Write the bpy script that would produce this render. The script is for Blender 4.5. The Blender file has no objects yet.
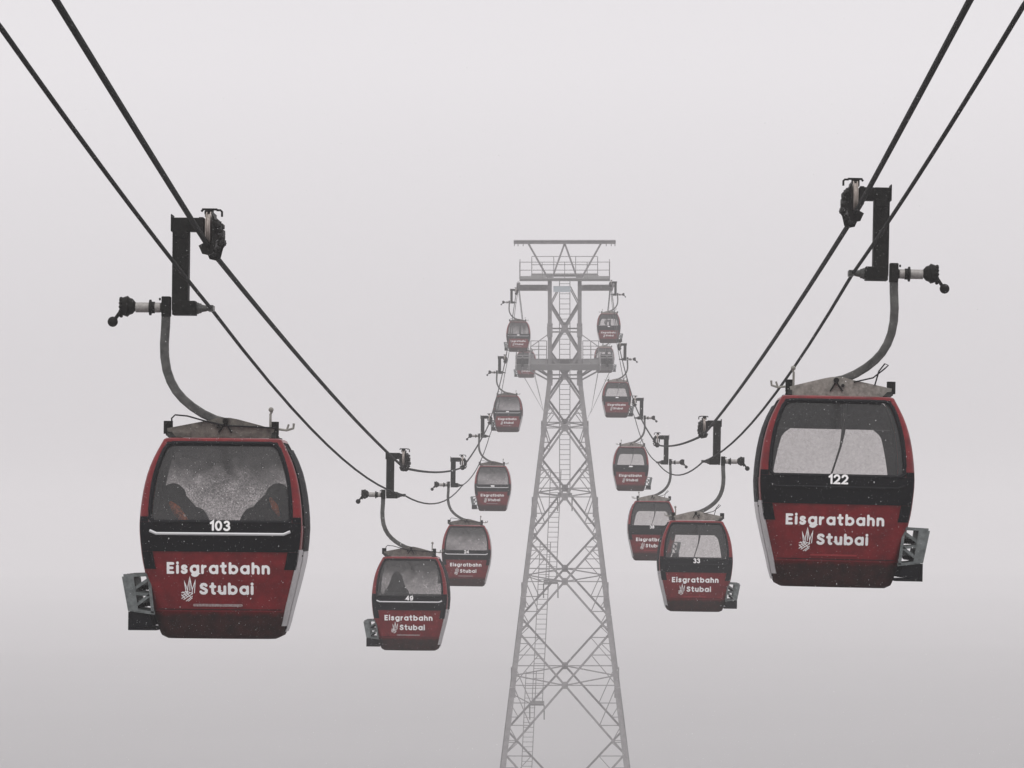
import bpy, bmesh, math, random
from mathutils import Vector, Matrix
random.seed(7)
S = bpy.context.scene
C = S.collection

# ------------------------------------------------------------------ camera
CAMZ = 52.0
F = 4500.0
cam_d = bpy.data.cameras.new('camera')
cam = bpy.data.objects.new('camera', cam_d); C.objects.link(cam)
cam_d.sensor_width = 36.0
cam_d.lens = F / 1024.0 * 36.0
cam_d.clip_start = 0.5
cam_d.clip_end = 20000
cam.location = (0, 0, CAMZ)
cam.rotation_euler = (math.radians(90) + math.atan(136 / F), 0, math.atan(58 / F))
S.camera = cam
S.render.resolution_x = 1024; S.render.resolution_y = 768

# ------------------------------------------------------------------ world
w = bpy.data.worlds.new('World'); S.world = w
w.use_nodes = True
nt = w.node_tree; nt.nodes.clear()
N = nt.nodes.new; L = nt.links.new
out = N('ShaderNodeOutputWorld'); bg = N('ShaderNodeBackground')
SUN_EL, SUN_AZ = math.radians(66), math.radians(175)
sky = N('ShaderNodeTexSky'); sky.sky_type = 'NISHITA'; sky.sun_disc = False
sky.sun_elevation = SUN_EL; sky.sun_rotation = SUN_AZ
hs = N('ShaderNodeHueSaturation'); hs.inputs['Saturation'].default_value = 0.08
L(sky.outputs[0], hs.inputs['Color'])
tc = N('ShaderNodeTexCoord'); sp = N('ShaderNodeSeparateXYZ'); L(tc.outputs['Generated'], sp.inputs[0])
mr = N('ShaderNodeMapRange'); L(sp.outputs['Z'], mr.inputs[0])
mr.inputs['From Min'].default_value = -0.35; mr.inputs['From Max'].default_value = 1.0
ramp = N('ShaderNodeValToRGB'); L(mr.outputs[0], ramp.inputs[0])
cr = ramp.color_ramp
def zpos(z): return (z + 0.35) / 1.35
cr.elements[0].position = 0.0; cr.elements[0].color = (0.12, 0.114, 0.118, 1)
cr.elements[1].position = 1.0; cr.elements[1].color = (0.74, 0.735, 0.74, 1)
e = cr.elements.new(zpos(0.0)); e.color = (0.52, 0.497, 0.513, 1)
e = cr.elements.new(zpos(0.10)); e.color = (0.73, 0.705, 0.725, 1)
scl = N('ShaderNodeVectorMath'); scl.operation = 'SCALE'; scl.inputs['Scale'].default_value = 10.0
L(ramp.outputs[0], scl.inputs[0])
mx = N('ShaderNodeMix'); mx.data_type = 'RGBA'; mx.inputs[0].default_value = 0.06
L(scl.outputs[0], mx.inputs[6]); L(hs.outputs[0], mx.inputs[7])
L(mx.outputs[2], bg.inputs['Color']); bg.inputs['Strength'].default_value = 0.1
L(bg.outputs[0], out.inputs['Surface'])

sun_d = bpy.data.lights.new('sun', 'SUN'); sun_d.energy = 1.5; sun_d.angle = math.radians(40)
sun_d.color = (1.0, 0.985, 0.97)
sun = bpy.data.objects.new('sun', sun_d); C.objects.link(sun)
sun.location = (0, 0, 150)
sun.rotation_euler = (math.radians(90) - SUN_EL, 0, math.radians(180) - SUN_AZ)
sd = Vector((math.sin(SUN_AZ) * math.cos(SUN_EL), math.cos(SUN_AZ) * math.cos(SUN_EL), math.sin(SUN_EL)))
sun.rotation_euler = sd.to_track_quat('Z', 'Y').to_euler()

S.view_settings.view_transform = 'Standard'; S.view_settings.look = 'None'
S.view_settings.gamma = 1; S.view_settings.use_curve_mapping = False
S.view_settings.exposure = 0.20
S.cycles.use_denoising = True
S.cycles.use_adaptive_sampling = False
S.cycles.max_bounces = 8; S.cycles.volume_bounces = 4; S.cycles.transparent_max_bounces = 12
S.cycles.caustics_reflective = False; S.cycles.caustics_refractive = False

HAZE = 0.00082

# ------------------------------------------------------------------ materials
def mat(name, col, rough=0.5, metal=0.0, noise=0.0, nscale=20.0, col2=None, bump=0.0, bscale=60.0, speck=0.0, coat=0.0):
    m = bpy.data.materials.new(name); m.use_nodes = True
    t = m.node_tree; b = t.nodes['Principled BSDF']
    b.inputs['Roughness'].default_value = rough; b.inputs['Metallic'].default_value = metal
    b.inputs['Coat Weight'].default_value = coat
    b.inputs['Specular IOR Level'].default_value = 0.08 if max(col) < 0.09 else 0.3
    b.inputs['Base Color'].default_value = (*col, 1)
    tcn = t.nodes.new('ShaderNodeTexCoord'); oi = t.nodes.new('ShaderNodeObjectInfo')
    rs = t.nodes.new('ShaderNodeMath'); rs.operation = 'MULTIPLY'; rs.inputs[1].default_value = 37.0; t.links.new(oi.outputs['Random'], rs.inputs[0])
    va = t.nodes.new('ShaderNodeVectorMath'); va.operation = 'ADD'; t.links.new(tcn.outputs['Object'], va.inputs[0]); t.links.new(rs.outputs[0], va.inputs[1])
    class _O:
        outputs = {'Object': va.outputs[0]}
    co = _O
    last = None
    if noise > 0 or col2:
        n = t.nodes.new('ShaderNodeTexNoise'); n.inputs['Scale'].default_value = nscale
        n.inputs['Detail'].default_value = 6; n.inputs['Roughness'].default_value = 0.65
        t.links.new(co.outputs['Object'], n.inputs['Vector'])
        r = t.nodes.new('ShaderNodeMapRange'); r.inputs['From Min'].default_value = 0.35; r.inputs['From Max'].default_value = 0.68
        t.links.new(n.outputs[0], r.inputs[0])
        mxn = t.nodes.new('ShaderNodeMix'); mxn.data_type = 'RGBA'
        c2 = col2 if col2 else tuple(c * (1 - noise) for c in col)
        mxn.inputs[6].default_value = (*col, 1); mxn.inputs[7].default_value = (*c2, 1)
        t.links.new(r.outputs[0], mxn.inputs[0]); last = mxn.outputs[2]
    if speck > 0:
        v = t.nodes.new('ShaderNodeTexVoronoi'); v.inputs['Scale'].default_value = 62
        t.links.new(co.outputs['Object'], v.inputs['Vector'])
        r = t.nodes.new('ShaderNodeMapRange'); r.inputs['From Min'].default_value = 0.20; r.inputs['From Max'].default_value = 0.08
        r.inputs['To Min'].default_value = 0; r.inputs['To Max'].default_value = speck
        t.links.new(v.outputs['Distance'], r.inputs[0])
        mxs = t.nodes.new('ShaderNodeMix'); mxs.data_type = 'RGBA'
        mxs.inputs[7].default_value = (0.42, 0.40, 0.40, 1)
        if last: t.links.new(last, mxs.inputs[6])
        else: mxs.inputs[6].default_value = (*col, 1)
        t.links.new(r.outputs[0], mxs.inputs[0]); last = mxs.outputs[2]
    if last: t.links.new(last, b.inputs['Base Color'])
    if bump > 0:
        n = t.nodes.new('ShaderNodeTexNoise'); n.inputs['Scale'].default_value = bscale; n.inputs['Detail'].default_value = 4
        t.links.new(co.outputs['Object'], n.inputs['Vector'])
        bp = t.nodes.new('ShaderNodeBump'); bp.inputs['Strength'].default_value = bump; bp.inputs['Distance'].default_value = 0.01
        t.links.new(n.outputs[0], bp.inputs['Height']); t.links.new(bp.outputs[0], b.inputs['Normal'])
    return m

M = {}
M['red'] = mat('red_paint', (0.20, 0.008, 0.012), 0.3, 0, 0, 7, (0.11, 0.005, 0.008), 0, 60, 0.14)
M['skirt'] = mat('maroon_skirt', (0.060, 0.018, 0.017), 0.8, 0, 0, 10, (0.028, 0.014, 0.013), 0.3, 50, 0.25)
M['black'] = mat('black_plastic', (0.005, 0.005, 0.007), 0.5, 0, 0.3, 30, None, 0, 60, 0.06)
M['gasket'] = mat('rubber_gasket', (0.010, 0.010, 0.012), 0.6)
M['lining'] = mat('interior_lining', (0.055, 0.055, 0.06), 0.8)
M['seat'] = mat('seat_cover', (0.04, 0.04, 0.05), 0.9)
M['white'] = mat('white_lettering', (0.92, 0.90, 0.90), 0.5)
M['worn'] = mat('worn_lettering', (0.42, 0.36, 0.36), 0.6, 0, 0, 60, (0.22, 0.12, 0.12))
M['faded'] = mat('faded_lettering', (0.30, 0.03, 0.035), 0.6)
M['silver'] = mat('silver_panel', (0.55, 0.53, 0.54), 0.4, 0.0, 0.25, 12)
M['trim'] = mat('bright_trim', (0.55, 0.55, 0.56), 0.3)
M['alu'] = mat('galvanised_steel', (0.33, 0.32, 0.29), 0.6, 0.1, 0, 14, (0.15, 0.145, 0.13), 0.3, 80)
M['alu_dark'] = mat('stained_steel', (0.17, 0.16, 0.14), 0.65, 0.05, 0, 16, (0.06, 0.056, 0.05), 0.3, 80)
M['rackmetal'] = mat('rack_metal', (0.17, 0.185, 0.185), 0.5, 0.1, 0, 14, (0.07, 0.08, 0.08), 0.2, 60)
M['arm'] = mat('dark_painted_steel', (0.012, 0.012, 0.010), 0.6, 0, 0, 22, (0.004, 0.004, 0.004), 0.4, 60)
M['hanger'] = mat('weathered_hanger', (0.11, 0.11, 0.105), 0.5, 0.1, 0, 9, (0.035, 0.035, 0.034), 0.3, 60)
M['rim'] = mat('pulley_rim', (0.40, 0.35, 0.32), 0.5, 0.1, 0, 30, (0.22, 0.19, 0.17))
M['grease'] = mat('greasy_mechanism', (0.012, 0.011, 0.010), 0.5, 0, 0.5, 60)
M['chrome'] = mat('bare_cylinder', (0.34, 0.32, 0.31), 0.45, 0.1, 0, 40, (0.2, 0.19, 0.18))
M['cable'] = mat('steel_cable', (0.009, 0.009, 0.008), 0.6, 0, 0, 4, (0.004, 0.004, 0.004))
def strand():
    m = M['cable']; t = m.node_tree; b = t.nodes['Principled BSDF']
    co = t.nodes.new('ShaderNodeTexCoord'); mp = t.nodes.new('ShaderNodeMapping'); mp.inputs['Rotation'].default_value = (math.radians(35), 0, math.radians(35))
    t.links.new(co.outputs['Object'], mp.inputs[0])
    wv_ = t.nodes.new('ShaderNodeTexWave'); wv_.inputs['Scale'].default_value = 9; wv_.inputs['Distortion'].default_value = .6; wv_.bands_direction = 'Y'
    t.links.new(mp.outputs[0], wv_.inputs['Vector'])
    bp = t.nodes.new('ShaderNodeBump'); bp.inputs['Strength'].default_value = .8; bp.inputs['Distance'].default_value = .012
    t.links.new(wv_.outputs['Fac'], bp.inputs['Height']); t.links.new(bp.outputs[0], b.inputs['Normal'])
    b.inputs['Specular IOR Level'].default_value = .06; b.inputs['Roughness'].default_value = .6
strand()
M['tower'] = mat('tower_steel', (0.30, 0.288, 0.292), 0.75, 0, 0, 3, (0.20, 0.19, 0.195))
M['grating'] = mat('platform_grating', (0.17, 0.165, 0.165), 0.85)
M['sign'] = mat('pale_blue_sign', (0.70, 0.78, 0.82), 0.6)
M['concrete'] = mat('concrete', (0.3, 0.29, 0.28), 0.9, 0, 0.3, 4)
M['jacket'] = mat('dark_jacket', (0.012, 0.013, 0.016), 0.85)
M['orange'] = mat('orange_fabric', (0.85, 0.20, 0.05), 0.8)
M['skin'] = mat('skin', (0.42, 0.22, 0.15), 0.6)
M['snowflake'] = mat('snowflake', (0.9, 0.9, 0.9), 0.9)
M['snow'] = mat('snow_ground', (0.22, 0.214, 0.218), 0.95, 0, 0, 0.004, (0.19, 0.185, 0.188))

def glass(name, tint, film, film_lo, film_hi, scale=22.0):
    """tinted acrylic pane with a film of droplets: noise decides how much of it is clouded"""
    m = bpy.data.materials.new(name); m.use_nodes = True
    t = m.node_tree; t.nodes.clear()
    o = t.nodes.new('ShaderNodeOutputMaterial')
    co = t.nodes.new('ShaderNodeTexCoord')
    tr = t.nodes.new('ShaderNodeBsdfTransparent'); tr.inputs[0].default_value = (*tint, 1)
    df = t.nodes.new('ShaderNodeBsdfDiffuse'); df.inputs[0].default_value = (*film, 1)
    n = t.nodes.new('ShaderNodeTexNoise'); n.inputs['Scale'].default_value = scale; n.inputs['Detail'].default_value = 8
    n.inputs['Roughness'].default_value = 0.75
    t.links.new(co.outputs['Object'], n.inputs['Vector'])
    n2 = t.nodes.new('ShaderNodeTexNoise'); n2.inputs['Scale'].default_value = 3.0; n2.inputs['Detail'].default_value = 3
    t.links.new(co.outputs['Object'], n2.inputs['Vector'])
    hm = t.nodes.new('ShaderNodeMath'); hm.operation = 'MULTIPLY'; hm.inputs[1].default_value = .35; t.links.new(n2.outputs[0], hm.inputs[0])
    ad = t.nodes.new('ShaderNodeMath'); ad.operation = 'ADD'
    t.links.new(n.outputs[0], ad.inputs[0]); t.links.new(hm.outputs[0], ad.inputs[1])
    r = t.nodes.new('ShaderNodeMapRange'); r.inputs['From Min'].default_value = 0.56; r.inputs['From Max'].default_value = 0.80
    r.inputs['To Min'].default_value = film_lo; r.inputs['To Max'].default_value = film_hi
    t.links.new(ad.outputs[0], r.inputs[0])
    mix = t.nodes.new('ShaderNodeMixShader')
    t.links.new(r.outputs[0], mix.inputs[0]); t.links.new(tr.outputs[0], mix.inputs[1]); t.links.new(df.outputs[0], mix.inputs[2])
    gl = t.nodes.new('ShaderNodeBsdfGlossy'); gl.inputs['Roughness'].default_value = 0.12; gl.inputs[0].default_value = (0.9, 0.9, 0.9, 1)
    m2 = t.nodes.new('ShaderNodeMixShader'); m2.inputs[0].default_value = 0.05
    t.links.new(mix.outputs[0], m2.inputs[1]); t.links.new(gl.outputs[0], m2.inputs[2])
    t.links.new(m2.outputs[0], o.inputs['Surface'])
    return m
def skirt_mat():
    m = mat('maroon_skirt', (0.045, 0.015, 0.014), 0.85, 0, 0, 10, (0.020, 0.011, 0.010), 0.3, 50, 0.15)
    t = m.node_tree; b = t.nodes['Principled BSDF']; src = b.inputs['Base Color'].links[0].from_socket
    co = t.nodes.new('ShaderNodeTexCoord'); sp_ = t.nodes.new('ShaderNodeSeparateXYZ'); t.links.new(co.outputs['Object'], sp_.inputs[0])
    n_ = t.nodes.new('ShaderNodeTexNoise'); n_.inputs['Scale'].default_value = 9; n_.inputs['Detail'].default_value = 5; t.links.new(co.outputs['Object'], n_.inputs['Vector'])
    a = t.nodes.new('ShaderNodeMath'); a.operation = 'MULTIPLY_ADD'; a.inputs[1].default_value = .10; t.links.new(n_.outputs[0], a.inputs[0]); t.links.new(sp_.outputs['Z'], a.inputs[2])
    r_ = t.nodes.new('ShaderNodeMapRange'); r_.inputs['From Min'].default_value = .25; r_.inputs['From Max'].default_value = .32; t.links.new(a.outputs[0], r_.inputs[0])  # dark maroon at the bottom, breaking up into red towards the top
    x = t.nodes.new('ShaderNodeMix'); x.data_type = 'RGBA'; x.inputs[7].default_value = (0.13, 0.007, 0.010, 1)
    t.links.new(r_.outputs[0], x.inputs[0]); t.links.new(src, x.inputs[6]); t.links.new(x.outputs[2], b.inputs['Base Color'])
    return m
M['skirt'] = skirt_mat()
M['glass_wet'] = glass('fogged_glass', (0.62, 0.60, 0.60), (0.030, 0.029, 0.028), 0.04, 0.85, 60)
M['glass_clear'] = glass('tinted_glass', (0.84, 0.825, 0.82), (0.10, 0.095, 0.095), 0.02, 0.16, 30)
M['glass_side'] = glass('dark_side_glass', (0.30, 0.30, 0.31), (0.03, 0.03, 0.035), 0.3, 0.5)
M['frit'] = mat('dark_window_border', (0.05, 0.047, 0.05), 0.5, 0, 0, 30, (0.03, 0.029, 0.03), 0, 60, 0.25)

def graded():
    m = bpy.data.materials.new('graded_window_border'); m.use_nodes = True
    t = m.node_tree; t.nodes.clear(); nw = t.nodes.new; lk = t.links.new
    o = nw('ShaderNodeOutputMaterial'); co = nw('ShaderNodeTexCoord'); sp_ = nw('ShaderNodeSeparateXYZ'); lk(co.outputs['Object'], sp_.inputs[0])
    r_ = nw('ShaderNodeMapRange'); r_.inputs['From Min'].default_value = 1.36; r_.inputs['From Max'].default_value = 1.80
    r_.interpolation_type = 'SMOOTHSTEP'; r_.inputs['To Max'].default_value = .92
    ns = nw('ShaderNodeTexNoise'); ns.inputs['Scale'].default_value = 9; ns.inputs['Detail'].default_value = 6; lk(co.outputs['Object'], ns.inputs['Vector'])
    ma = nw('ShaderNodeMath'); ma.operation = 'MULTIPLY_ADD'; ma.inputs[1].default_value = .5; lk(ns.outputs[0], ma.inputs[0])
    sb = nw('ShaderNodeMath'); sb.operation = 'SUBTRACT'; sb.inputs[1].default_value = .25; lk(sp_.outputs['Z'], sb.inputs[0]); lk(sb.outputs[0], ma.inputs[2])
    lk(ma.outputs[0], r_.inputs[0])
    a = nw('ShaderNodeBsdfTransparent'); b = nw('ShaderNodeBsdfDiffuse'); b.inputs[0].default_value = (.035, .033, .034, 1)
    x = nw('ShaderNodeMixShader'); lk(r_.outputs[0], x.inputs[0]); lk(a.outputs[0], x.inputs[1]); lk(b.outputs[0], x.inputs[2]); lk(x.outputs[0], o.inputs['Surface'])
    return m
M['frit_graded'] = graded()

# ------------------------------------------------------------------ mesh helpers
class MB:
    def __init__(s): s.v = []; s.f = []
    def add(s, vs, fs):
        o = len(s.v); s.v += [tuple(v) for v in vs]; s.f += [tuple(i + o for i in f) for f in fs]
    def box(s, x0, x1, y0, y1, z0, z1):
        vs = [(x, y, z) for z in (z0, z1) for y in (y0, y1) for x in (x0, x1)]
        s.add(vs, [(0, 2, 3, 1), (4, 5, 7, 6), (0, 1, 5, 4), (2, 6, 7, 3), (0, 4, 6, 2), (1, 3, 7, 5)])
    def bar(s, p, q, a, b=None, up=(0, 0, 1)):
        b = b or a
        p = Vector(p); q = Vector(q); d = (q - p).normalized()
        u = Vector(up)
        if abs(d.dot(u)) > 0.98: u = Vector((0, 1, 0))
        x = d.cross(u).normalized(); y = x.cross(d).normalized()
        vs = []
        for c in (p, q):
            for sx, sy in ((-1, -1), (1, -1), (1, 1), (-1, 1)): vs.append(c + x * sx * a / 2 + y * sy * b / 2)
        s.add(vs, [(0, 1, 2, 3), (7, 6, 5, 4), (0, 4, 5, 1), (1, 5, 6, 2), (2, 6, 7, 3), (3, 7, 4, 0)])
    def tube(s, pts, r, n=8, rect=None, ref=(0, 1, 0)):
        """sweep along a path; r number or list; rect=(a,b) for a box section"""
        pts = [Vector(p) for p in pts]; k = len(pts)
        rs = r if isinstance(r, (list, tuple)) else [r] * k
        vs = []; ref = Vector(ref)
        for i, p in enumerate(pts):
            d = (pts[min(i + 1, k - 1)] - pts[max(i - 1, 0)]).normalized()
            u = ref if abs(d.dot(ref)) < 0.95 else Vector((0, 0, 1))
            x = d.cross(u).normalized(); y = x.cross(d).normalized()
            if rect:
                for sx, sy in ((-1, -1), (1, -1), (1, 1), (-1, 1)): vs.append(p + x * sx * rect[0] / 2 + y * sy * rect[1] / 2)
            else:
                for j in range(n):
                    a = 2 * math.pi * j / n; vs.append(p + (x * math.cos(a) + y * math.sin(a)) * rs[i])
        m = 4 if rect else n; fs = []
        for i in range(k - 1):
            for j in range(m): fs.append((i * m + j, i * m + (j + 1) % m, (i + 1) * m + (j + 1) % m, (i + 1) * m + j))
        fs.append(tuple(reversed(range(m)))); fs.append(tuple(range((k - 1) * m, k * m)))
        s.add(vs, fs)
    def cyl(s, p, q, r, n=14): s.tube([p, q], r, n)
    def lathe(s, prof, p, axis, n=18):
        """prof: list of (distance along axis, radius)"""
        p = Vector(p); a = Vector(axis).normalized()
        s.tube([p + a * t for t, _ in prof], [max(r, 1e-4) for _, r in prof], n)
    def ball(s, c, r, n=10, m=6, sc=(1, 1, 1)):
        vs = [(c[0], c[1], c[2] - r * sc[2])]
        for i in range(1, m):
            a = -math.pi / 2 + math.pi * i / m
            for j in range(n):
                b = 2 * math.pi * j / n
                vs.append((c[0] + r * sc[0] * math.cos(a) * math.cos(b), c[1] + r * sc[1] * math.cos(a) * math.sin(b), c[2] + r * sc[2] * math.sin(a)))
        vs.append((c[0], c[1], c[2] + r * sc[2])); fs = []
        for j in range(n): fs.append((0, 1 + (j + 1) % n, 1 + j))
        for i in range(m - 2):
            for j in range(n):
                fs.append((1 + i * n + j, 1 + i * n + (j + 1) % n, 1 + (i + 1) * n + (j + 1) % n, 1 + (i + 1) * n + j))
        l = len(vs) - 1
        for j in range(n): fs.append((l, 1 + (m - 2) * n + j, 1 + (m - 2) * n + (j + 1) % n))
        s.add(vs, fs)
    def prism(s, poly, y0, y1):
        """polygon in x,z extruded along y"""
        n = len(poly)
        vs = [(x, y0, z) for x, z in poly] + [(x, y1, z) for x, z in poly]
        fs = [tuple(range(n)), tuple(reversed(range(n, 2 * n)))]
        for i in range(n): fs.append((i, i + n, (i + 1) % n + n, (i + 1) % n))
        s.add(vs, fs)
    def build(s, name, m, parent=None, smooth=False, sx=1, bevel=0):
        me = bpy.data.meshes.new(name)
        me.from_pydata([(v[0] * sx, v[1], v[2]) for v in s.v], [], s.f)
        me.validate(); me.update()
        b = bmesh.new(); b.from_mesh(me); bmesh.ops.recalc_face_normals(b, faces=b.faces)
        b.to_mesh(me); b.free()
        me.materials.append(M[m])
        if smooth:
            for p in me.polygons: p.use_smooth = True
        o = bpy.data.objects.new(name, me); C.objects.link(o)
        if smooth and smooth != 'all':
            try: me.set_sharp_from_angle(angle=math.radians(35))
            except Exception: pass
        if bevel:
            md = o.modifiers.new('bevel', 'BEVEL'); md.width = bevel; md.segments = 2; md.limit_method = 'ANGLE'
        if parent: o.parent = parent
        return o

def tag(o, label=None, cat=None, group=None, kind=None):
    if label: o['label'] = label
    if cat: o['category'] = cat
    if group: o['group'] = group
    if kind: o['kind'] = kind
    return o
def empty(name, loc, rot=(0, 0, 0)):
    o = bpy.data.objects.new(name, None); C.objects.link(o); o.empty_display_size = 0.3
    o.location = loc; o.rotation_euler = rot
    return o
def lerp(tab, z):
    if z <= tab[0][0]: return tab[0][1]
    for (a, va), (b, vb) in zip(tab, tab[1:]):
        if z <= b: return va + (vb - va) * (z - a) / (b - a)
    return tab[-1][1]

# ------------------------------------------------------------------ setting: ground
g = MB(); n = 90; R = 4200.0
def gz(x, y):
    d = math.hypot(x + 0.36, y - 318.9)
    k = min(1, max(0, (d - 25) / 300))
    return .18 * k * (9 * math.sin(x * .0041 + 1) + 7 * math.sin(y * .0053) + 3 * math.sin(x * .013 + y * .011)) - 0.2
ax = [math.copysign(abs(t) ** 2.2, t) * R for t in [i / (n / 2) - 1 for i in range(n + 1)]]
for y in ax:
    for x in ax: g.v.append((x, y + 300, gz(x, y + 300)))
for i in range(n):
    for j in range(n): a = i * (n + 1) + j; g.f.append((a, a + 1, a + n + 2, a + n + 1))
tag(g.build('ground', 'snow', smooth='all'), kind='structure', label='snow covered valley floor lost in the fog')

# ------------------------------------------------------------------ setting: haze
hz = MB(); hz.box(-4300, 4300, -4000, 4700, -25, CAMZ + 26)
M['haze'] = bpy.data.materials.new('haze'); M['haze'].use_nodes = True
t = M['haze'].node_tree; t.nodes.clear()
o_ = t.nodes.new('ShaderNodeOutputMaterial'); pv = t.nodes.new('ShaderNodeVolumePrincipled')
pv.inputs['Color'].default_value = (0.99, 0.974, 0.982, 1); pv.inputs['Density'].default_value = HAZE
t.links.new(pv.outputs[0], o_.inputs['Volume'])
tag(hz.build('haze', 'haze'), kind='stuff', label='thick pale mountain fog around the cable cars')

# ------------------------------------------------------------------ cable profile (world x, distance, height above camera)
XL, XR = -3.556, 2.938
def zc(row, y_px, d): return (520 - y_px) * d / F
CABN = 0.85
def gl_list(a, b, ys):
    return [((a + b * i) * 7200 + CABN, y) for i, y in enumerate(ys)]
leftG = [(d, (520 - y) * d / F) for d, y in gl_list(.00606, .0070, [250, 468, 467.5, 423, 362, 293.6, 328])]
rightG = [(d, (520 - y) * d / F) for d, y in gl_list(.00637, .0071, [218, 435, 445, 405, 349, 286, 324])]
TD, TZ = 310.0, 16.42
XLT = [(44, XL), (95, -3.495), (145.5, -3.475), (196, -3.505), (246, XL), (330, XL)]
XRT = [(47, XR), (98, XR - .04), (149, XR - .05), (200, XR - .05), (251, XR - .16), (302, XR - .17), (330, XR - .10)]
def xat(X, d):
    tab = XLT if X < 0 else XRT
    if d <= tab[0][0]: return tab[0][1]
    for (a, va), (b, vb) in zip(tab, tab[1:]):
        if d <= b: return va + (vb - va) * (d - a) / (b - a)
    return tab[-1][1]
def path(G, dz, sag, near):
    keys = list(near) + [(d, z + dz) for d, z in G]
    keys.append((TD, TZ + dz * 0.9)); keys.sort()
    d7, z7 = keys[-1]
    keys += [(600, 14.6), (800, 17.5)]
    pts = []
    for (a, za), (b, zb) in zip(keys, keys[1:]):
        k = 12
        for i in range(k):
            t = i / k
            sg = sag * 4 * t * (1 - t) * min(1.0, ((b - a) / 50) ** 2) * (1 if b < 305 else 0)
            pts.append((a + (b - a) * t, za + (zb - za) * t - sg))
    pts.append(keys[-1])
    return pts
def cable(name, X, prof, r, label, group):
    m = MB(); m.tube([(xat(X, d), d, CAMZ + z) for d, z in prof], r, 10, ref=(0, 0, 1))
    tag(m.build(name, 'cable', smooth='all'), label, 'cable', group)
nearLt = [(-30, 7.9), (10, 5.0), (31.06, 3.59)]; nearLh = [(-30, 7.0), (8, 4.4), (28.07, 3.07)]
nearRt = [(-30, 6.5), (10, 4.75), (33.0, 3.815)]; nearRh = [(-30, 5.7), (8, 4.15), (29.1, 3.33)]
cable('track_cable', XL, path(leftG, 0, .12, nearLt), .0265, 'thick dark track cable over the left row of cabins', 'track cables the carriages roll on')
cable('track_cable', XR, path(rightG, 0, .12, nearRt), .0265, 'thick dark track cable over the right row of cabins', 'track cables the carriages roll on')
cable('haul_cable', XL, path(leftG, -.575, .36, nearLh), .018, 'thinner lower haul cable gripped by the left row of cabins', 'haul cables below the track cables')
cable('haul_cable', XR, path(rightG, -.575, .36, nearRh), .018, 'thinner lower haul cable gripped by the right row of cabins', 'haul cables below the track cables')
for X, sd in ((-3.66, 'left'), (2.98, 'right')):
    m = MB(); m.tube([(X, TD + 1 + t * 340, CAMZ + 10.75 + 4.7 * t) for t in [i / 24 for i in range(25)]], .028, 6, ref=(0, 0, 1))
    tag(m.build('return_rope', 'cable', smooth='all'), 'thin rope running away behind the tower from its lower platform, %s end' % sd, 'cable', 'thin ropes behind the tower')

# ------------------------------------------------------------------ gondola body surface
ZB = -3.80                      # cabin underside below the track cable
XC = 0.17                       # cabin centre, inwards of the cable
HW = [(0, .575), (.05, .615), (.25, .655), (.47, .71), (.76, .775), (1.05, .80), (1.25, .79), (1.45, .765), (1.63, .725), (1.8, .66), (1.9, .605), (1.95, .565)]
HD = [(0, .52), (.05, .58), (.25, .665), (.6, .79), (1.0, .86), (1.3, .83), (1.6, .76), (1.8, .685), (1.95, .61)]
CRn = [(0, .14), (.8, .13), (1.2, .09), (1.7, .068), (1.95, .05)]
def smoothtab(tab, z, h=.07): return (lerp(tab, z - h) + 2 * lerp(tab, z) + lerp(tab, z + h)) / 4
def hw_(z): return smoothtab(HW, z)
def hd_(z): return smoothtab(HD, z, .1) * .76
def Sf(u, z, off=0.0):
    """point on the cabin surface; u: front 0..2, corner ..3, +x side ..5, corner ..6, back ..8, corner ..9, -x side ..11, corner ..12"""
    u = u % 12; a = hw_(z); d = hd_(z); r = lerp(CRn, z)
    q, base = 0, u
    fl = False
    if u >= 6: u -= 6; fl = True
    if u < 2:
        k = u - 1; x = k * (a - r); y = -d - .05 * (1 - k * k); nx, ny = 0.12 * k, -1
    elif u < 3:
        t = (u - 2) * math.pi / 2; x = a - r + r * math.sin(t); y = -d + r - r * math.cos(t); nx, ny = math.sin(t), -math.cos(t)
    elif u < 5:
        k = (u - 3) / 2; x = a; y = -d + r + k * 2 * (d - r); nx, ny = 1, 0
    else:
        t = (u - 5) * math.pi / 2; x = a - r + r * math.cos(t); y = d - r + r * math.sin(t); nx, ny = math.cos(t), math.sin(t)
    x += nx * off; y += ny * off
    if fl: x, y = -x, -y
    return Vector((x, y, z))
def rng(a, b, n): return [a + (b - a) * i / n for i in range(n + 1)]
def patch(m, us, zs, off, thick=0.0, uf=None):
    """grid patch on the surface; with thick>0 a closed slab"""
    nu, nz = len(us), len(zs)
    layers = [off] if not thick else [off, off - thick]
    base = len(m.v)
    for o in layers:
        for z in zs:
            for u in us: m.v.append(tuple(Sf(u, z, o)))
    for l in range(len(layers)):
        for i in range(nz - 1):
            for j in range(nu - 1):
                a = base + l * nu * nz + i * nu + j; m.f.append((a, a + 1, a + nu + 1, a + nu))
    if thick:
        N_ = nu * nz
        ring = [j for j in range(nu)] + [i * nu + nu - 1 for i in range(1, nz)] + [(nz - 1) * nu + j for j in range(nu - 2, -1, -1)] + [i * nu for i in range(nz - 2, 0, -1)]
        for a, b in zip(ring, ring[1:] + ring[:1]): m.f.append((base + a, base + b, base + N_ + b, base + N_ + a))
ZW0, ZW1 = 1.10, 1.925           # window band
def surf_xz(x, z, off):
    a = hw_(z); r = lerp(CRn, z); d = hd_(z); k = max(-1, min(1, x / (a - r)))
    return (x, -d - .05 * (1 - k * k) - off, z)

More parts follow.
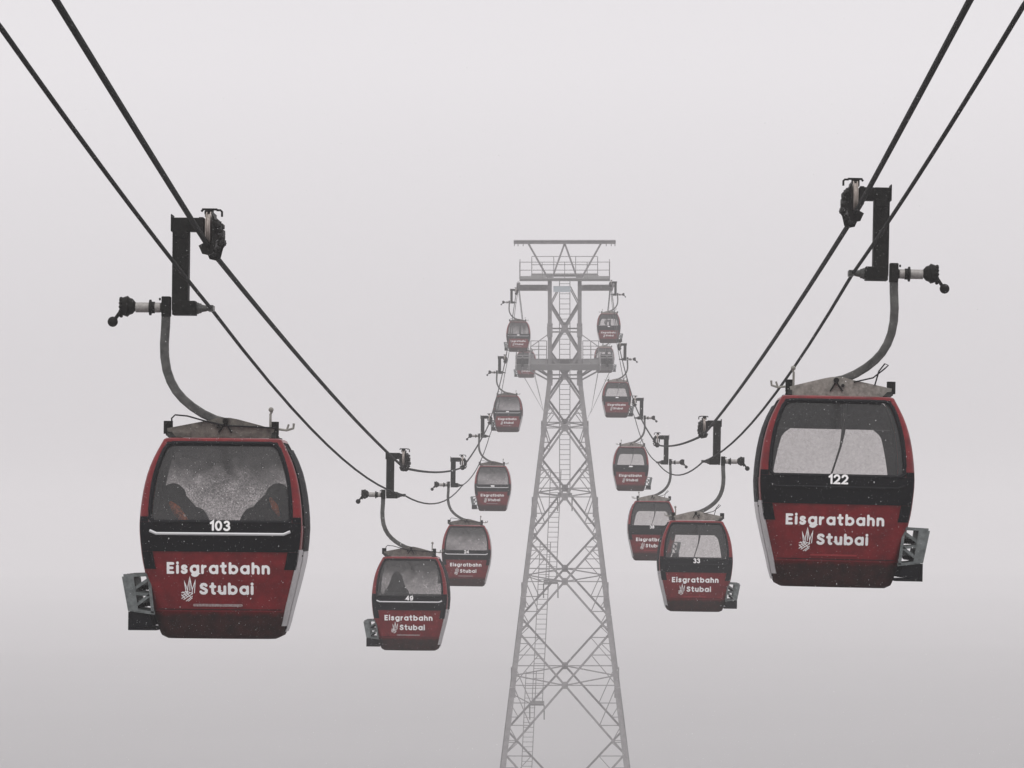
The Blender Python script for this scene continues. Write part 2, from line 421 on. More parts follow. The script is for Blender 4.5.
# ---- lettering made of round-ended strokes
def arc(cx, cy, rx, ry, a0, a1, n=14): return [(cx + rx * math.cos(math.radians(a0 + (a1 - a0) * i / n)), cy + ry * math.sin(math.radians(a0 + (a1 - a0) * i / n))) for i in range(n + 1)]
GL = {
 'E': (.72, [[(.72, 1.35), (0, 1.35), (0, 0), (.72, 0)], [(0, .69), (.62, .69)]]),
 'i': (0, [[(0, 0), (0, 1)], [(0, 1.42), (0, 1.46)]]),
 's': (.66, [[(.60, .86), (.46, .98), (.30, 1.0), (.12, .95), (.05, .80), (.10, .64), (.30, .54), (.48, .46), (.62, .32), (.60, .14), (.44, .02), (.28, 0), (.12, .03), (0, .16)]]),
 'g': (1, [arc(.5, .5, .5, .5, 0, 360, 24), [(1, 1), (1, -.05)] + arc(.55, -.05, .45, .38, 0, -140, 8)]),
 'r': (.46, [[(0, 0), (0, 1)], arc(.46, .48, .46, .48, 175, 95, 8)]),
 'a': (1, [arc(.5, .5, .5, .5, 0, 360, 24), [(1, 1), (1, 0)]]),
 't': (.56, [[(.22, 1.42), (.22, .28)] + arc(.46, .26, .24, .26, 180, 280, 6), [(-.06, 1), (.56, 1)]]),
 'b': (1, [[(0, 1.42), (0, 0)], arc(.5, .5, .5, .5, 0, 360, 24)]),
 'h': (.80, [[(0, 0), (0, 1.42)], arc(.4, .6, .4, .4, 180, 0, 10) + [(.8, 0)]]),
 'n': (.80, [[(0, 0), (0, 1)], arc(.4, .6, .4, .4, 180, 0, 10) + [(.8, 0)]]),
 'u': (.80, [[(0, 1), (0, .4)] + arc(.4, .4, .4, .4, 180, 360, 10), [(.8, 1), (.8, 0)]]),
 'S': (.86, [[(.80, 1.16), (.64, 1.31), (.42, 1.35), (.18, 1.29), (.06, 1.08), (.12, .87), (.40, .72), (.66, .60), (.84, .42), (.80, .18), (.60, .02), (.38, 0), (.16, .04), (0, .2)]]),
}
DG = {
 '0': (.62, [arc(.31, .5, .31, .5, 90, 450, 22)]),
 '1': (.26, [[(0, .80), (.26, 1), (.26, 0)]]),
 '2': (.62, [arc(.31, .70, .30, .30, 165, -20, 10) + [(.48, .42), (.02, 0), (.62, 0)]]),
 '3': (.60, [arc(.29, .755, .26, .245, 150, -80, 9), arc(.29, .255, .31, .265, 85, -150, 10)]),
 '4': (.70, [[(.52, 0), (.52, 1), (0, .28), (.70, .28)]]),
 '8': (.62, [arc(.31, .76, .25, .24, 90, 450, 18), arc(.31, .26, .31, .26, 90, 450, 18)]),
 '9': (.62, [arc(.31, .68, .31, .32, 0, 360, 20), [(.62, .68), (.60, .35), (.46, .06), (.26, 0), (.06, .08)]]),
}
class Letters:
    def __init__(s): s.m = MB(); s.k = 0
    def stroke(s, pts, wd, closed=False, off=.004):
        s.k += 1; off = off + (s.k % 6) * .0007
        P = [Vector((pts[0][0], pts[0][1]))]
        for p in pts[1:]:
            q = Vector((p[0], p[1])); a = P[-1]; kk = max(1, int((q - a).length / .03))
            P += [a + (q - a) * (i_ + 1) / kk for i_ in range(kk)]
        if (P[0] - P[-1]).length < 1e-6: closed = True; P = P[:-1]
        # densify for corners
        k = len(P); h = wd / 2; Lf = []; Rt = []
        for i in range(k):
            a = P[(i - 1) % k] if (closed or i > 0) else None
            b = P[(i + 1) % k] if (closed or i < k - 1) else None
            d1 = (P[i] - a).normalized() if a is not None else None
            d2 = (b - P[i]).normalized() if b is not None else None
            if d1 is None: d1 = d2
            if d2 is None: d2 = d1
            n1 = Vector((-d1.y, d1.x)); n2 = Vector((-d2.y, d2.x)); nn = (n1 + n2)
            nn = nn.normalized() if nn.length > 1e-4 else n1
            c = max(.45, nn.dot(n1)); Lf.append(P[i] + nn * h / c); Rt.append(P[i] - nn * h / c)
        vs = [surf_xz(p.x, p.y, off) for p in Lf] + [surf_xz(p.x, p.y, off) for p in Rt]
        fs = [(i, (i + 1) % k, k + (i + 1) % k, k + i) for i in range(k if closed else k - 1)]
        s.m.add(vs, fs)
        if not closed:
            for e, q in ((P[0], P[0] - P[1]), (P[-1], P[-1] - P[-2])):
                q = q.normalized(); ang = math.atan2(q.y, q.x)
                c = [surf_xz(e.x + h * math.cos(ang + math.radians(t)), e.y + h * math.sin(ang + math.radians(t)), off) for t in range(-90, 91, 30)]
                s.m.add(c, [tuple(range(len(c)))])
    def text(s, txt, table, x0, z0, unit, wd, gap, sl=0):
        x = x0
        for ch in txt:
            wdt, strokes = table[ch]
            for st in strokes: s.stroke([(x + (p[0] + sl * p[1]) * unit, z0 + p[1] * unit) for p in st], wd)
            x += (wdt + gap) * unit
        return x

def text_width(txt, table, unit, gap): return sum(table[c][0] + gap for c in txt) * unit - gap * unit

def make_lettering(root):
    l = Letters(); un = .066
    l.text('Eisgratbahn', GL, -.505, .627, un, .0270, (1.0 - .02 - text_width('Eisgratbahn', GL, un, 0)) / 10 / un)
    o = l.m.build('lettering', 'white', root)
    l = Letters()
    l.text('Stubai', GL, -.185, .424, un, .0280, (.50 - text_width('Stubai', GL, un, 0)) / 5 / un)
    l.m.build('lettering', 'white', root)
    return o
def make_emblem(root):
    l = Letters()
    def q(X, Y): return ((X / 6.4 + 140 - 219.5) / 103, (638 - (540 + Y / 6.4)) / 103)
    for st in ([(292, 345), (280, 268), (300, 328), (316, 242), (331, 328), (352, 262), (345, 346)],
               [(300, 350), (304, 300)], [(316, 330), (317, 268)], [(330, 350), (334, 312)],
               [(262, 346), (300, 338), (334, 350)], [(264, 366), (300, 346)], [(262, 384), (318, 344)], [(276, 390), (332, 352)], [(292, 400), (332, 368)],
               [(270, 340), (300, 372)], [(288, 338), (322, 376)], [(306, 400), (330, 380)], [(262, 360), (286, 384)]):
        l.stroke([q(*p) for p in st], .0078)
    return l.m.build('emblem', 'white', root)

# ------------------------------------------------------------------ gondola prototype
def make_gondola(sx, clear):
    """local origin on the track cable; sx=+1: cabin centre lies towards +x of the cable, hanger on the -x side"""
    root = empty('gondola_cabin', (0, 0, 0))
    XCs = XC if sx > 0 else XC - .028
    cab = empty('cabin', (sx * XCs, 0, ZB)); cab.parent = root
    parts = {}
    def P(mb, name, mt, parent=cab, smooth=False, **k):
        o = mb.build(name, mt, parent, smooth, sx=(sx if parent is not cab or True else 1), **k); return o
    zlow = [.0, .02, .05, .12, .22]
    zmid = rng(.22, ZW0, 12)
    # ---- shell: everything red, with window openings front, back and both sides
    sh = MB()
    allu = rng(0, 2, 10) + rng(2, 3, 5)[1:] + rng(3, 5, 6)[1:] + rng(5, 6, 5)[1:] + [6 + u for u in (rng(0, 2, 10)[1:] + rng(2, 3, 5)[1:] + rng(3, 5, 6)[1:] + rng(5, 6, 5)[1:])]
    patch(sh, allu, rng(.22, ZW0, 12), 0)
    patch(sh, allu, [ZW1, 1.94, 1.95], 0)
    for c0 in (2, 5, 8, 11): patch(sh, rng(c0, c0 + 1, 6), rng(ZW0, ZW1, 10), 0)
    # roof cap
    tops = [Sf(u, 1.95) for u in allu[:-1]]; b0 = len(sh.v)
    n_ = len(tops)
    sh.v += [tuple(p) for p in tops] + [(p.x * .96, p.y * .96, 1.963) for p in tops] + [(p.x * .6, p.y * .6, 1.968) for p in tops]
    for r_ in range(2):
        for i in range(n_): j = (i + 1) % n_; sh.f.append((b0 + r_ * n_ + i, b0 + r_ * n_ + j, b0 + (r_ + 1) * n_ + j, b0 + (r_ + 1) * n_ + i))
    sh.f.append(tuple(b0 + 2 * n_ + i for i in range(n_)))
    body = P(sh, 'body_shell', 'red', smooth=True)
    lt = make_lettering(body); em = make_emblem(body)
    if sx < 0:
        pass
    # ---- skirt
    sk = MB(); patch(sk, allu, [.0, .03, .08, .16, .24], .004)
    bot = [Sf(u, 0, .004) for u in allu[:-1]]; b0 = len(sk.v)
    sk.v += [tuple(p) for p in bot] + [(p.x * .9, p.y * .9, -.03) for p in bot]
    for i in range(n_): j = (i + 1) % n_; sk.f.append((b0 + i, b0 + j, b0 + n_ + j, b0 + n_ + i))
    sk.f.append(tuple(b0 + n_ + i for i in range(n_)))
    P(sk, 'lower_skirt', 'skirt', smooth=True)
    # ---- black belt with the downward ears at its ends
    for b_ in (0, 6):
        bm_ = MB()
        patch(bm_, [b_ + u for u in [-.60, -.4, -.2, 0] + rng(0, 2, 10)[1:] + [2.2, 2.4, 2.60]], rng(.835, 1.125, 5), .012, .02)
        for s0, s1 in ((-.60, -.02), (2.02, 2.60)):
            us = rng(b_ + s0, b_ + s1, 5)
            patch(bm_, us, rng(.66, .834, 3), .012, .02)
            patch(bm_, [u for u in us], rng(1.126, 1.18, 1), .012, .02)
        bel = P(bm_, 'belt', 'black', smooth=True)
        if b_ == 0:
            tr_ = MB()
            pts = [surf_xz(x, 1.012 + (.028 if abs(x) > .66 else 0), .03) for x in (-.685, -.62, -.5, -.25, 0, .25, .5, .62, .685)]
            tr_.tube(pts, .013 if clear else .016, 6, ref=(0, 0, 1))
            P(tr_, 'trim_strip', 'gasket' if clear else 'trim', bel)
            wk = Letters(); wk.stroke([(-.25, .305), (.21, .305)], .026 if not clear else .018)
            wk.m.build('worn_line', 'faded' if clear else 'worn', body)
    sm = MB(); sm.tube([surf_xz(x, .262, .002) for x in rng(-.60, .60, 14)], .004, 5, ref=(0, 0, 1))
    P(sm, 'panel_seam', 'gasket', body)
    for xx in (-.66, .66):
        hn = MB(); hn.tube([surf_xz(xx, .80, .014), surf_xz(xx, .735, .014)], .012, 6, ref=(1, 0, 0)); P(hn, 'hinge', 'gasket', body)
    # ---- windows
    for b_ in (0, 6):
        near = b_ == 0
        gm = 'glass_clear' if (clear or not near) else 'glass_wet'
        wn = MB(); patch(wn, [b_ + u for u in rng(0, 2, 10)], rng(ZW0, ZW1, 8), -.012)
        win = P(wn, 'end_window', gm, smooth=True)
        gk = MB()
        u0, u1 = b_ + .02, b_ + 1.98
        cpts = []
        rim = [(u, ZW0 + .03) for u in rng(u0 + .05, u1 - .05, 10)] + [(u1, z) for z in rng(ZW0 + .07, ZW1 - .07, 8)] + [(u1 - .03, ZW1 - .03)] + [(u, ZW1 - .012) for u in rng(u1 - .1, u0 + .1, 10)] + [(u0 + .03, ZW1 - .03)] + [(u0, z) for z in rng(ZW1 - .07, ZW0 + .07, 8)]
        rim.append(rim[0])
        gk.tube([Sf(u, z, .004) for u, z in rim], .021, 6, ref=(0, 0, 1))
        P(gk, 'window_seal', 'gasket', win, True)
        # dark printed border: end A only (near end of the left cabins, far end of the right ones)
        if clear != near:
            fr = MB()
            if clear:
                patch(fr, [b_ + u for u in rng(0.02, 1.98, 10)], rng(1.64, ZW1 - .01, 3), -.020)
                zz_ = rng(ZW0, 1.639, 12)
                for sd_ in (0, 1):
                    b0 = len(fr.v)
                    for z in zz_:
                        q_ = (z - ZW0) / .54; wd_ = .11 + .10 * q_ + .10 * max(0, (q_ - .82) / .18) ** 2
                        for u in ((.02, .02 + wd_) if sd_ == 0 else (1.98 - wd_, 1.98)): fr.v.append(tuple(Sf(b_ + u, z, -.020)))
                    for i_ in range(len(zz_) - 1): k0 = b0 + 2 * i_; fr.f.append((k0, k0 + 1, k0 + 3, k0 + 2))
            else: patch(fr, [b_ + u for u in rng(0.02, 1.98, 10)], rng(1.35, ZW1 - .01, 6), -.020)
            P(fr, 'window_border', 'frit' if clear else 'frit_graded', win)
    for b_ in (3, 9):
        wn = MB(); patch(wn, rng(b_, b_ + 2, 6), rng(ZW0, ZW1, 8), -.01)
        P(wn, 'side_window', 'glass_side', smooth=True)
    # ---- door on the inner side: silver lower panels
    dr = MB(); patch(dr, rng(2.55, 5.4, 10), rng(.10, .86, 8), .012, .012)
    sill = P(dr, 'side_panel', 'silver', smooth=True)
    dr = MB(); patch(dr, rng(3.25, 4.75, 6), rng(.04, .84, 8), .024, .010)
    door = P(dr, 'sliding_door', 'silver', smooth=True)
    dr = MB(); patch(dr, rng(3.25, 4.75, 6), rng(.845, 1.86, 9), .022, .01)
    P(dr, 'door_window', 'glass_side', door, True)
    for k_, zz in ((0, .08), (1, .80)):
        ra = MB(); ra.tube([Sf(u, zz, .014) for u in rng(3.1, 4.9, 8)], .008, 6, ref=(0, 0, 1))
        P(ra, 'door_rail', 'black', door)
    # ---- interior
    li = MB()
    patch(li, allu, rng(.10, ZW0 - .01, 4), -.03)
    patch(li, allu, [ZW1 - .005, 1.94], -.02)
    for c0 in (2, 5, 8, 11): patch(li, rng(c0 + .1, c0 + .9, 4), rng(ZW0, ZW1, 6), -.02)
    fl = [Sf(u, .10, -.03) for u in allu[:-1]]; b0 = len(li.v); li.v += [tuple(p) for p in fl]; li.f.append(tuple(b0 + i for i in range(n_)))
    cl = [Sf(u, 1.935, -.03) for u in allu[:-1]]; b0 = len(li.v); li.v += [tuple(p) for p in cl]; li.f.append(tuple(b0 + i for i in range(n_)))
    P(li, 'interior_lining', 'lining')
    for s in (-1, 1):
        se = MB(); se.box(-.56, .56, min(s * .16, s * .46), max(s * .16, s * .46), .42, .50); se.box(-.58, .58, min(s * .40, s * .44), max(s * .40, s * .44), .505, .98)
        se.box(-.48, .48, min(s * .20, s * .40), max(s * .20, s * .40), .105, .415)
        P(se, 'bench', 'seat', bevel=.02)
    if clear:
        gp = MB(); gp.tube([(-.10, .1, 1.93), (-.10, .1, 1.75), (-.095, .1, 1.6), (-.07, .1, 1.45), (-.02, .1, 1.28), (.03, .1, 1.12), (.04, .1, .9), (.04, .1, .11)], [.024, .024, .020, .012, .010, .010, .010, .010], 8)  # added tube shaped as the hanger's reflection in the pane
        P(gp, 'hanger_reflection', 'hanger', smooth='all')
    # ---- ski rack on the outer side
    rk = MB()
    y0, y1 = -.52, .52
    # slanted outer plate
    for a, b in (((-.93, .60), (-.86, .24)),):
        rk.prism([(a[0] - .012, a[1]), (a[0] + .012, a[1]), (b[0] + .012, b[1]), (b[0] - .012, b[1])], y0, y1)
    for yy in (y0 - .02, .17): rk.prism([(-.965, .58), (-.85, .58), (-.80, .24), (-.90, .24)], yy, yy + .012)
    for yy in (y0, -.17, .17, y1):
        rk.bar((-.95, yy, .59), (-.70, yy, .60), .035, .03)
        rk.bar((-.71, yy, .68), (-.66, yy, .22), .03, .03)
        rk.bar((-.90, yy, .42), (-.70, yy, .56), .022, .03)
        rk.bar((-.89, yy, .42), (-.69, yy, .40), .022, .03)
        rk.bar((-.87, yy, .26), (-.69, yy, .40), .022, .03)
        rk.bar((-.87, yy, .25), (-.64, yy, .22), .03, .03)
    rack = P(rk, 'ski_rack', 'rackmetal')
    tr_ = MB()
    tr_.box(-.90, -.87, y0, y1, .05, .235); tr_.box(-.87, -.62, y0, y1, .05, .075)
    for yy in (y0, -.18, .18, y1 - .02):
        tr_.prism([(-.868, .076), (-.66, .09), (-.70, .22), (-.868, .235)], yy, yy + .02)
        tr_.ball((-.80, yy + .1, .30), .035); tr_.ball((-.79, yy + .1, .47), .035)
    P(tr_, 'ski_tray', 'black', rack)
    # ---- roof gear
    rb = MB()
    pr = [(-.56, 2.0), (.46, 2.0), (.48, 2.09), (.12, 2.185), (.04, 2.20), (-.08, 2.20), (-.14, 2.18), (-.58, 2.09)]
    rb.prism(pr, -.075, -.045); rb.prism(pr, .045, .075)
    rb.box(-.50, .50, -.0445, .0445, 2.045, 2.07)
    rb.v = [(v[0], v[1], v[2] - .025) for v in rb.v]
    beam = P(rb, 'roof_beam', 'alu' if clear else 'alu_dark')
    for s, xm in ((-1, -.575), (1, .475)):
        mt = MB(); mt.cyl((xm, 0, 2.035), (xm, 0, 2.165), .046, 14)
        xr = s * .49
        mt.bar((xm, 0, 2.05), (xr, 0, 1.985), .10, .07); mt.box(xr - .06, xr + .06, -.1, .1, 1.975, 2.0)
        for yy in (-.35, .35): mt.bar((xm, 0, 2.05), (xr, yy, 1.98), .045, .04)
        mt.v = [(v[0], v[1], v[2] - .025) for v in mt.v]; P(mt, 'rubber_mount', 'arm', beam, True)
    pn = MB(); pn.cyl((.0, -.13, 2.165), (0, .13, 2.165), .028, 12); pn.cyl((-.07, -.10, 2.11), (-.07, -.075, 2.11), .018, 10)
    pn.bar((0, -.085, 2.15), (-.07, -.085, 2.05), .016); pn.bar((0, -.085, 2.15), (.06, -.085, 2.05), .016)
    pn.v = [(v[0], v[1], v[2] - .025) for v in pn.v]; P(pn, 'suspension_pin', 'grease', beam)
    lv = MB(); lv.tube([(.44, -.05, 2.06), (.44, -.05, 2.24), (.455, -.05, 2.27)], .012, 6); lv.ball((.445, -.05, 2.285), .026)
    lv.tube([(.52, -.02, 2.09), (.60, -.02, 2.08), (.665, -.02, 2.10), (.67, -.02, 2.15)], .012, 6)
    lv.tube([(.60, -.02, 2.08), (.62, -.02, 2.14)], .01, 6)
    lv.v = [(v[0], v[1], v[2] - .025) for v in lv.v]; P(lv, 'door_lever', 'alu', beam)
    wr = MB()
    if clear: wr.tube([(-.18, -.09, 2.15), (-.38, -.09, 2.20), (-.50, -.09, 2.30), (-.535, -.09, 2.335), (-.50, -.09, 2.35), (-.44, -.09, 2.27), (-.40, -.09, 2.12)], .0085, 5)
    else: wr.tube([(.0, -.09, 2.12), (-.2, -.09, 2.165), (-.38, -.09, 2.215), (-.50, -.09, 2.225), (-.535, -.09, 2.19), (-.53, -.09, 2.12)], .0085, 5); wr.tube([(0, -.09, 2.12), (.5, -.09, 2.10)], .0085, 5)
    wr.v = [(v[0], v[1], v[2] - .025) for v in wr.v]; P(wr, 'control_wire', 'gasket', beam)
    # ---- hanger arm (cable coordinates)
    def R_(mb, name, mt, parent=root, smooth=False, **k): return mb.build(name, mt, parent, smooth, sx=sx, **k)
    hg = MB()
    ctrl = [(-.436, -.52), (-.442, -.75), (-.452, -.93), (-.447, -1.06), (-.425, -1.19), (-.385, -1.30), (-.33, -1.395), (-.26, -1.475), (-.17, -1.55), (-.06, -1.62), (.06, -1.675), (.16, -1.70)]
    hg.tube([(x, 0, z) for x, z in ctrl], .045, rect=(.085, .088))
    hang = R_(hg, 'hanger_arm', 'hanger', bevel=.012)
    hd = MB(); hd.box(-.482, -.392, -.062, .062, -.66, -.46); R_(hd, 'hanger_head', 'arm', hang, bevel=.01)
    # ---- carriage
    ca = MB(); ca.box(-.375, -.215, -.11, .11, -.60, .318); ca.box(-.214, -.09, -.10, .10, .185, .318)
    ca.box(-.392, -.378, -.13, .13, .18, .35); ca.box(-.36, -.23, -.125, .125, .12, .19)
    ca.box(-.37, -.14, -.12, .12, -.645, -.505)
    for yy in (-.108, .108):
        for xx, zz in ((-.355, .16), (-.235, .16), (-.235, .24), (-.12, .24)): ca.ball((xx, yy, zz), .014, 6, 4)
    carr = R_(ca, 'carriage_arm', 'arm', bevel=.008)
    for yy in (-.30, .30):
        wl = MB(); wl.lathe([(-.024, .150), (-.024, .176), (-.016, .178), (-.010, .155), (.010, .155), (.016, .178), (.024, .176), (.024, .150)], (0, yy, .186), (1, 0, 0), 28)
        whl = R_(wl, 'pulley_wheel', 'rim', carr, True)
        wl = MB(); wl.lathe([(-.038, .02), (-.038, .148), (.038, .148), (.038, .02)], (0, yy, .186), (1, 0, 0), 20); wl.cyl((-.12, yy, .186), (.14, yy, .186), .03, 10)
    ho = MB()
    # side plates with spokes/bolts, and guide jaws around the cable
    ho.prism([(.044, .02), (.058, .02), (.075, .12), (.075, .27), (.055, .32), (.044, .32)], -.46, .46)
    for yy in (-.42, -.30, -.18, 0, .18, .30, .42):
        ho.cyl((.07, yy, .18), (.105, yy, .18), .045, 10); ho.cyl((.07, yy, .10), (.115, yy, .10), .028, 8); ho.cyl((.07, yy, .26), (.10, yy, .26), .022, 8)
    ho.prism([(-.085, .12), (-.044, .05), (-.044, .30), (-.085, .30)], -.46, .46)
    for yy in (-.47, .44): ho.prism([(-.085, .02), (-.05, -.06), (.02, -.075), (.06, -.05), (.085, .05), (.12, .10), (.09, .14), (.05, .06), (-.04, .045)], yy, yy + .03)
    ho.cyl((-.2, 0, .25), (.10, 0, .25), .04, 12)
    for k_ in range(7):
        a = k_ / 6 * math.pi - math.pi / 2; ho.ball((.085 + .045 * math.cos(a), -.47, .10 + .13 * math.sin(a)), .026, 7, 5)
    R_(ho, 'wheel_housing', 'grease', carr)
    br = MB(); br.box(-.06, .02, -.06, .06, .33, .41); br.box(-.09, .06, -.05, .05, .40, .415); br.tube([(.05, 0, .40), (.09, 0, .40), (.105, 0, .385), (.105, 0, .335)], .011, 6); br.tube([(-.08, 0, .41), (-.10, 0, .385)], .011, 6); br.box(-.045, .03, -.3, .3, .34, .37)
    R_(br, 'wiper_bracket', 'grease', carr)
    # ---- grip
    gp = MB(); gp.lathe([(0, .055), (.02, .06), (.03, .05), (.05, .05), (.055, .038), (.10, .030), (.12, .022)], (-.14, 0, -.575), (1, 0, 0), 12)
    gp.box(-.02, .035, -.11, .11, -.605, -.545)
    grip = R_(gp, 'cable_grip', 'hanger', bevel=.005)
    cy = MB(); cy.lathe([(0, .05), (.24, .05), (.245, .045), (.28, .045)], (-.74, 0, -.57), (1, 0, 0), 16)
    R_(cy, 'spring_cylinder', 'chrome', grip, True)
    co_ = MB(); co_.lathe([(0, .05), (.005, .078), (.025, .078), (.03, .058), (.06, .058)], (-.61, 0, -.57), (1, 0, 0), 14); co_.lathe([(0, .04), (.02, .06), (.05, .06), (.06, .03)], (-.50, 0, -.57), (1, 0, 0), 12)
    for k_ in range(4): co_.cyl((-.50 + .03 * k_, -.02, -.50), (-.50 + .03 * k_, -.02, -.475), .01, 6)
    R_(co_, 'collar', 'grease', grip)
    kb = MB(); kb.lathe([(0, .04), (.02, .085), (.05, .095), (.08, .105), (.10, .085), (.13, .075), (.16, .04)], (-.90, 0, -.56), (1, 0, 0), 12)
    for k_ in range(14):
        a = k_ / 14 * 2 * math.pi; kb.ball((-.885, .088 * math.cos(a), -.57 + .088 * math.sin(a)), .018, 6, 4)
    R_(kb, 'ratchet', 'grease', grip)
    le = MB(); le.tube([(-.88, -.02, -.60), (-.95, -.02, -.70)], .018, 8); le.ball((-.965, -.02, -.715), .052, 12, 8)
    R_(le, 'release_lever', 'grease', grip, True)
    return root, lt, em

def fix_mirror(o, sx):
    """lettering is written un-mirrored on both kinds"""
    return o
protoL = make_gondola(1, False)
protoR = make_gondola(-1, True)

def children(o): return [c for c in bpy.data.objects if c.parent == o]
def copy_tree(o, parent=None):
    c = o.copy(); C.objects.link(c); c.parent = parent
    for ch in children(o):
        if ch.name.startswith('cabin_number'): continue
        copy_tree(ch, c)
    return c
# flatten: the cabin pieces are parts of the gondola itself, so parts stay at thing > part > sub-part
for root, lt, em in (protoL, protoR):
    cab = [c for c in children(root) if c.name.startswith('cabin')][0]
    off = cab.location.copy()
    for ch in children(cab):
        ch.parent = root; ch.location = off; ch.scale = (1, 1, .985)
    bpy.data.objects.remove(cab)

def number(root, txt, sx):
    l = Letters(); un = .082
    if txt:
        wd = text_width(txt, DG, un, .36)
        l.text(txt, DG, -wd / 2 + .005, 1.052, un, .021, .36)
    else:
        l.stroke([(-.055, 1.08), (.055, 1.08)], .062)
    # sits on the black belt / pane, a little proud of them
    l.m.v = [(v[0], v[1] - .034, v[2]) for v in l.m.v]
    o = l.m.build('cabin_number', 'white', root); o.location = (sx * (XC if sx > 0 else XC - .028), 0, ZB); o.scale = (1, 1, .985)
    return o

descL = [('103', 'nearest left cabin, red and black, number 103, two riders behind a fogged window'),
         ('49', 'second cabin of the left row, red with number 49 and one rider'),
         ('24', 'third cabin of the left row, number 24, partly beside cabin 49'),
         ('', 'fourth cabin of the left row, greyed by fog, above cabin 24'),
         ('', 'fifth cabin of the left row, pale in fog, below the lower tower platform'),
         ('', 'sixth cabin of the left row, hanging just left of the tower head'),
         ('', 'faintest left cabin, behind the lower tower platform')]
descR = [('122', 'nearest right cabin, red and black, number 122, empty with see-through window'),
         ('33', 'second cabin of the right row, red with number 33, in front of its neighbour'),
         ('38', 'third cabin of the right row, its corner hidden behind cabin 33'),
         ('', 'fourth cabin of the right row, greyed by fog, above the third'),
         ('', 'fifth cabin of the right row, pale in fog, below the lower tower platform'),
         ('', 'sixth cabin of the right row, hanging just right of the tower head'),
         ('', 'faintest right cabin, behind the lower tower platform')]
ROLL_L = [.5, .6, .8, .5, .2, .4, 0]; ROLL_R = [1.3, .9, .8, .9, .6, .3, 0]
for proto, Gs, X, sx, desc, rolls in ((protoL[0], leftG, XL, 1, descL, ROLL_L), (protoR[0], rightG, XR, -1, descR, ROLL_R)):
    roots = [proto] + [copy_tree(proto) for _ in desc[1:]]
    for i, (r, (d, z), (txt, lab), ro) in enumerate(zip(roots, Gs, desc, rolls)):
        r.location = (xat(X, d), d, CAMZ + z); r.rotation_euler = (math.radians([0, .5, -.7, .6, -.4, .8, 0][i]), math.radians(ro), math.radians([0, -.9, 1.1, .7, -1.0, .5, 0][i] * sx))
        tag(r, lab, 'gondola', 'red cable car cabins of the %s row' % ('left' if sx > 0 else 'right'))
        number(r, txt, sx)

